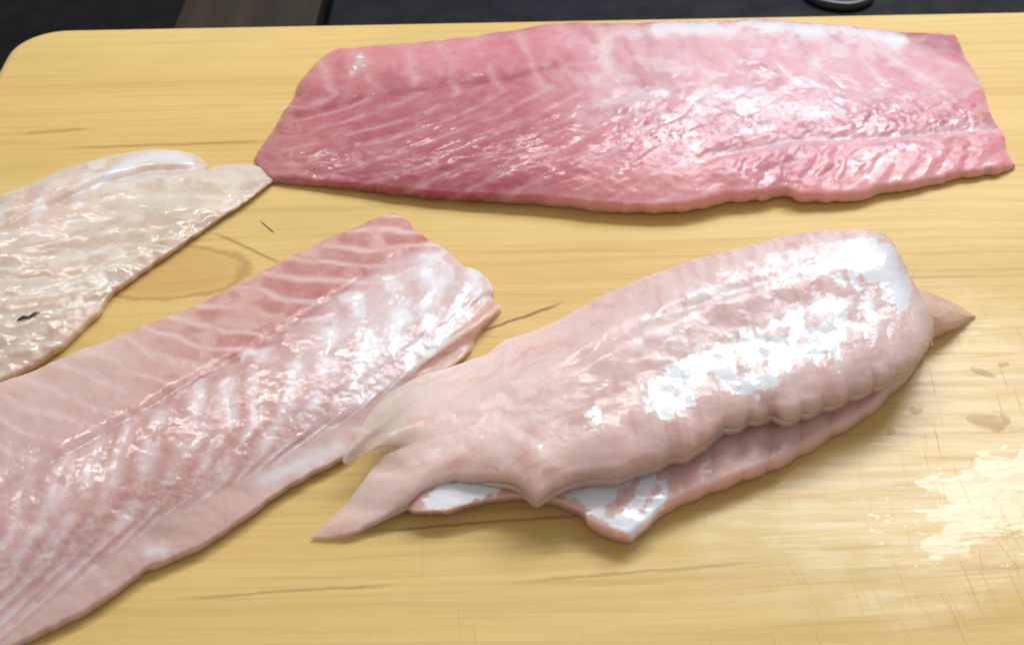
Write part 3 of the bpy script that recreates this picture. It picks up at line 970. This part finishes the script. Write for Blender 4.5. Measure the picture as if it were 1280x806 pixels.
    on_c = sstep(520, 470, X) * sstep(590, 560, Y)
    Z = np.where(True, Z + on_c * 0.0015, Z)
    xs = X - 0.20 * (Y - 450) + 4 * fbm(X / 30, Y / 22, 4, 2) + 9 * fbm(X / 70, Y / 300, 2, 5)
    Y = Y + 3.4 * (np.abs(np.sin(xs / 34 * np.pi)) - 0.6) * sstep(0.12, 0.0, T) * sstep(830, 890, X) * sstep(1150, 1100, X)
    Z = Z * (0.80 + 0.20 * edge_round(T, 0.09)) * (0.86 + 0.14 * edge_round(1 - S, 0.05)) * (0.9 + 0.1 * edge_round(1 - T, 0.07))
    n1 = fbm(X / 30, Y / 22, 4, 2); n2 = fbm(X / 8, Y / 7, 3, 3)
    # ribs across the right part that end in the scalloped near edge
    xr = X - 0.20 * (Y - 450) + 4 * n1
    xr = xr + 9 * fbm(X / 70, Y / 300, 2, 5)
    rib = np.abs(np.sin(xr / 34 * np.pi)) ** 0.8
    wr = sstep(700, 860, X)
    fibre = wr * fbm(xr / 10, T * 4, 3, 2) + (1 - wr) * 0.8 * fbm((Y + 0.5 * X + 12 * n1) / 9, (X - Y) / 90, 3, 3)
    rz = sstep(780, 880, X) * sstep(0.75, 0.35, T)
    disp = 0.00045 * rz * (rib - 0.5) * 0.55 + 0.0005 * fbm(X / 40, Y / 30, 2, 2) + 0.00005 * n2
    lump = fbm(X / 15, Y / 11, 3, 4)
    disp += 0.00010 * lump * sstep(760, 850, X)
    disp -= 0.0012 * np.exp(-(seg_dist(X, Y, [(620, 505), (720, 450), (800, 405), (880, 375), (960, 350), (1105, 305)]) / 9) ** 2) * sstep(640, 760, X) * 0.6
    C = blend_colours(X, Y, [(400, 668, (206, 164, 150)), (450, 630, (204, 160, 148)), (520, 590, (202, 152, 140)), (470, 530, (222, 196, 172)), (540, 480, (216, 184, 166)), (600, 520, (204, 154, 142)),
                             (560, 550, (202, 152, 140)), (640, 470, (210, 172, 160)), (680, 520, (202, 154, 142)), (660, 600, (208, 166, 146)), (740, 450, (206, 164, 152)), (760, 550, (200, 148, 136)),
                             (820, 400, (202, 162, 152)), (840, 560, (204, 152, 138)), (900, 380, (198, 158, 150)), (920, 500, (200, 146, 132)), (980, 330, (204, 168, 164)), (1000, 480, (200, 146, 134)),
                             (1080, 450, (204, 156, 146)), (1040, 400, (200, 148, 138)), (1140, 420, (216, 184, 174)), (1090, 340, (200, 156, 150))], 42, 1.25)
    C = mixc(C, (238, 214, 208), 0.52) * (1 + 0.22 * sstep(760, 560, X))[..., None]
    C = mixc(C, (190, 128, 114), 0.24 * sstep(0.05, 0.5, fibre))
    C = mixc(C, (236, 214, 204), 0.30 * sstep(0.05, 0.5, -fibre))
    C = mixc(C, (190, 124, 110), 0.22 * sstep(0.1, 0.6, n1) * sstep(520, 640, X))
    C = mixc(C, (232, 206, 194), 0.55 * rz * (1 - rib) ** 2)
    C = mixc(C, (226, 196, 180), 0.55 * sstep(0.055, 0.0, T) * sstep(600, 760, X))
    C = mixc(C, (192, 80, 80), 0.6 * np.exp(-(seg_dist(X, Y, [(590, 584), (620, 586)]) / 2.5) ** 2) * sstep(0, .3, n2))
    rag = 11 * fbm(X / 12, Y / 10, 4, 5) + 9 * fbm(xr / 8, Y / 26, 2, 3)
    P1 = poly_sd(X, Y, [(964, 352), (1000, 330), (1050, 312), (1110, 296), (1128, 328), (1139, 352), (1138, 380), (1127, 389), (1112, 372), (1098, 352), (1070, 346), (1040, 334), (1000, 344), (975, 356)])
    P1b = 5 - seg_dist(X, Y, [(1062, 340), (1082, 372), (1094, 398)])
    P1c = 4 - seg_dist(X, Y, [(1046, 340), (1056, 358)])
    P2 = poly_sd(X, Y, [(806, 478), (836, 466), (862, 448), (900, 430), (945, 412), (985, 392), (1016, 372), (1040, 374), (1058, 388), (1068, 404), (1056, 418), (1052, 458), (1040, 440), (1000, 452), (975, 470), (955, 488), (930, 497), (905, 478), (885, 470), (872, 486), (865, 510), (832, 522), (814, 512)])
    holes = np.minimum.reduce([seg_dist(X, Y, [(922, 450), (928, 466)]) - 6, seg_dist(X, Y, [(948, 460), (957, 456)]) - 5, seg_dist(X, Y, [(1010, 398), (1036, 396)]) - 7,
                               seg_dist(X, Y, [(838, 484), (850, 488)]) - 4, seg_dist(X, Y, [(960, 420), (985, 410)]) - 5, seg_dist(X, Y, [(1000, 428), (1024, 426)]) - 4])
    PP = np.maximum.reduce([P1 + rag * .6, P1b + rag * .4, P1c + rag * .3, np.minimum(P2 + rag, holes + rag * .5),
                            10 - np.hypot((X - 746) * .9, Y - 522) + rag * .8, 6 - np.hypot(X - 677, Y - 557) + rag * .6])
    PP = PP + 5 * fbm(X / 5.5, Y / 5.0, 2, 7)
    patch = sstep(-3.0, 3.0, PP)
    painted_sheen = np.exp(-(seg_dist(X, Y, [(800, 420), (870, 368), (940, 338), (1020, 312), (1090, 298)]) / 20) ** 2) * sstep(-0.1, 0.5, fbm((X + Y) / 30, (Y - .5 * X) / 7, 3, 6) + 0.15)  # streaky bluish sheen along the top, painted into the colour
    memb_glare = np.maximum.reduce([0.95 * patch, 0.40 * painted_sheen, 0.20 * sstep(-12, 3, PP)])  # torn silver skin and window glare painted as one white, with a halo
    wet = 0.55 + 0.35 * sstep(-0.1, 0.4, lump) * sstep(700, 820, X)
    wet = np.maximum(wet, patch)
    # under side: a thin sheet near the edges, resting on the lower layer inside
    clear = np.maximum.reduce([0.62 * sstep(560, 450, X) * sstep(600, 570, Y), 0.5 * sstep(500, 395, X) * sstep(570, 600, Y), 0.35 * sstep(0.06, 0.0, T), 0.35 * sstep(0.965, 1.0, S)])
    top = unproject(X, Y, np.maximum(Z, 0.0006)); top = top + grid_normals(top) * disp[..., None]
    e_in = np.minimum.reduce([T * nt, (1 - T) * nt, S * ns, (1 - S) * ns])
    thick = 0.0012 + 0.0016 * sstep(440, 560, X) + 0.005 * sstep(0, 60, e_in)
    under = top.copy()
    under[..., 2] = np.maximum(top[..., 2] - thick, 0.0005)
    Bz = boundary(top)[:, 2]
    nb = len(Bz)
    isfar = np.zeros(nb); isfar[ns - 1 + 20:2 * ns + nt - 3] = 1
    k = np.ones(41) / 41
    isfar = np.convolve(np.r_[isfar[-20:], isfar, isfar[:20]], k, 'valid')
    onb = boundary(sstep(560, 640, X))
    isfar = isfar * onb
    drop = (0.0012 + 0.0008 * boundary(sstep(440, 560, X))) * (1 - isfar) + np.maximum(Bz - 0.002, 0.0005) * isfar
    drop = np.minimum(drop, np.maximum(Bz - 0.0004, 1e-4))
    outd = 0.0012 * (1 - isfar) + (0.002 + 0.008 * boundary(sstep(0.99, 0.9, S))) * isfar
    o, PU = build('upper_layer', X, Y, Z, disp, dict(flesh_colour=C, membrane_glare=memb_glare, wet=wet, body=(0.12 + 0.88 * sstep(5, 70, e_in)) * (0.15 + 0.85 * sstep(440, 680, X)), clear=clear), S, T, 28, 8, M_PALE, under=under, drop=drop, out_dist=outd, tuck=1 - isfar, rings=14)
    adopt(o, root)
    tag(root, 'pale folded fillet with torn silver skin and painted white glare, heaped in two layers at the right front', 'fish fillet', GROUP)


PA = fillet_far()
rootB, PB, XB, YB = fillet_pale()
PC = fillet_left()
fillet_folded()


# ------------------------------------------------------------------ small things
m = NT('scrap_flesh')
pos = m.n('ShaderNodeTexCoord').outputs['Object']
nz = m.noise(pos, 500, 3)
m.l(m.mix(m.rng(nz, 0.3, 0.7), srgb(236, 204, 146), srgb(246, 224, 184)), m.b.inputs['Base Color'])
m.b.inputs['Roughness'].default_value = 0.2
m.b.inputs['Coat Weight'].default_value = 1.0
m.b.inputs['Coat Roughness'].default_value = 0.05
m.l(m.bump(nz, 0.0006, 0.6), m.b.inputs['Normal'])
m.b.inputs['Alpha'].default_value = 0.26
M_SCRAP = m.m
m = NT('water')
tr = m.n('ShaderNodeBsdfTransparent'); gl = m.n('ShaderNodeBsdfGlossy'); fr = m.n('ShaderNodeFresnel'); mx = m.n('ShaderNodeMixShader')
gl.inputs['Roughness'].default_value = 0.03
fr.inputs['IOR'].default_value = 1.33
gm = m.n('ShaderNodeNewGeometry')
m.l(m.math('MULTIPLY', fr.outputs[0], m.math('SUBTRACT', 1.0, gm.outputs['Backfacing'])), mx.inputs[0]); m.l(tr.outputs[0], mx.inputs[1]); m.l(gl.outputs[0], mx.inputs[2])
m.l(mx.outputs[0], m.t.nodes['Material Output'].inputs['Surface'])
M_WATER = m.m

GS = 'scraps of flesh on the board'
for px, py, rx, ry, h, rot, tail, lab in (
        (1244, 526, .0052, .0036, .0028, 3.0, 0.9, 'small beige scrap of flesh with a thin tail, largest scrap at the right'),
        (1229, 465, .0034, .0020, .0012, 2.6, 0.3, 'tiny flat translucent scrap above the beige scrap near the right edge'),
        (1254, 455, .0018, .0013, .0009, 0.4, 0.1, 'tiny scrap nearest the right edge, beside the flat translucent scrap'),
        (1144, 513, .0022, .0016, .0010, 0.3, 0.4, 'tiny scrap on the board just below the scalloped end of the folded fillet'),
        (1114, 539, .0016, .0013, .0009, 0.8, 0.1, 'tiny brown crumb in the shadowed damp below the folded fillet')):
    p = unproject(px, py, 0.0)
    o = blob('flesh_scrap', (p[0], p[1], 0.0002), rx, ry, h, rot, M_SCRAP, int(px), 0.22, tail)
    tag(o, lab, 'fish scrap', GS)
GD = 'water drops on the board'
for px, py, rx, h, lab in (
        (1189, 309, .0021, .0011, 'clear water drop on the board behind the folded fillet, below the pink one'),
        (1126, 637, .0012, .0006, 'small water drop at the left rim of the puddle'),
        (1147, 657, .0016, .0007, 'water drop just below the left rim of the puddle'),
        (1262, 330, .0010, .0005, 'tiny water drop near the right edge, level with the back of the folded fillet'),
        (1226, 332, .0008, .0005, 'tiny water drop between the pink fillet and the pointed end'),
        (1178, 700, .0011, .0005, 'tiny water drop in front of the puddle')):
    p = unproject(px, py, 0.0)
    o = blob('water_drop', (p[0], p[1], 0.0002), rx, rx * 0.75, h, 0.5, M_WATER, int(px) + 3, 0.15)
    tag(o, lab, 'water drop', GD)

# the thin puddle at the right front
pn = 190
gx, gy = np.meshgrid(np.linspace(1085, 1345, pn), np.linspace(540, 735, pn), indexing='ij')
sd = poly_sd(gx, gy, [(1138, 692), (1152, 668), (1172, 655), (1148, 640), (1178, 622), (1150, 604), (1196, 590), (1225, 572), (1300, 556), (1345, 600), (1345, 668), (1262, 664), (1240, 674), (1205, 690), (1170, 700)])
sd = sd + 20 * fbm(gx / 30, gy / 9, 4, 3) + 8 * fbm(gx / 8, gy / 4, 2, 5)
spl = 10 * fbm(gx / 11, gy / 7, 2, 1) - 5.2
sd = np.maximum(sd, np.where(np.hypot((gx - 1215) / 130, (gy - 650) / 75) < 1, spl, -9))
zz = 0.00006 + 0.00010 * np.clip(sd / 16, 0, 1) + 0.000035 * fbm(gx / 9, gy / 6, 3, 2) * np.clip(sd / 5, 0, 1)
pp = unproject(gx, gy, zz)
ins = sd > 0
vid = -np.ones(ins.shape, int); cell = ins[:-1, :-1] & ins[1:, :-1] & ins[1:, 1:] & ins[:-1, 1:]
need = np.zeros_like(ins)
for a, b in ((0, 0), (1, 0), (1, 1), (0, 1)):
    need[a:pn - 1 + a, b:pn - 1 + b] |= cell
vid[need] = np.arange(need.sum())
ci, cj = np.nonzero(cell)
pf = np.stack([vid[ci, cj], vid[ci, cj + 1], vid[ci + 1, cj + 1], vid[ci + 1, cj]], -1)
m = NT('fish_juice')
tr = m.n('ShaderNodeBsdfTransparent'); gl = m.n('ShaderNodeBsdfGlossy'); fr = m.n('ShaderNodeFresnel'); mx = m.n('ShaderNodeMixShader')
gl.inputs['Roughness'].default_value = 0.10
pc = m.n('ShaderNodeTexCoord').outputs['Object']
pw = m.math('ADD', m.noise(m.mapping(pc, (1, 2.2, 1)), 190, 4, 0.6), m.math('MULTIPLY', m.noise(m.mapping(pc, (8, 90, 1)), 6, 3, 0.6), 0.6))
m.l(m.bump(pw, 0.00042, 0.75), gl.inputs['Normal'])
fr.inputs['IOR'].default_value = 1.40
gm = m.n('ShaderNodeNewGeometry')
m.l(m.math('MULTIPLY', fr.outputs[0], m.math('SUBTRACT', 1.0, gm.outputs['Backfacing'])), mx.inputs[0]); m.l(tr.outputs[0], mx.inputs[1]); m.l(gl.outputs[0], mx.inputs[2])
m.l(mx.outputs[0], m.t.nodes['Material Output'].inputs['Surface'])
pud_o = mesh_obj('water_puddle', pp[need], pf, m.m)
tag(pud_o, 'thin ragged puddle glaring white on the right front of the board', 'puddle')

# dark thread of skin on the pale fillet: a part of that fillet
m = NT('dark_skin')
m.b.inputs['Base Color'].default_value = (0.012, 0.012, 0.02, 1)
m.b.inputs['Roughness'].default_value = 0.35
path = [(22, 402), (26, 400), (31, 397.5), (35, 397.5), (39, 397), (43, 394), (47, 392), (51, 391.5)]
pts = [nearest_on(PB, XB, YB, *q) + np.array([0, 0, 0.0004]) for q in path]
rr = [.0002, .0006, .0009, .0005, .0004, .0008, .0004, .0001]
vs, fs = [], []
for i, p in enumerate(pts):
    d = pts[min(i + 1, len(pts) - 1)] - pts[max(i - 1, 0)]
    d = d / np.linalg.norm(d)
    sd = np.cross(d, [0, 0, 1]); sd /= np.linalg.norm(sd); up = np.cross(sd, d)
    for k in range(8):
        a = 2 * math.pi * k / 8
        vs.append(p + rr[i] * (math.cos(a) * sd + 0.5 * math.sin(a) * up))
for i in range(len(pts) - 1):
    for k in range(8):
        fs.append((i * 8 + k, i * 8 + (k + 1) % 8, (i + 1) * 8 + (k + 1) % 8, (i + 1) * 8 + k))
fs += [tuple(range(8))[::-1], tuple(range((len(pts) - 1) * 8, len(pts) * 8))]
th = mesh_obj('skin_thread', vs, fs, m.m)
adopt(th, rootB)
tag(th, 'short black thread of skin')
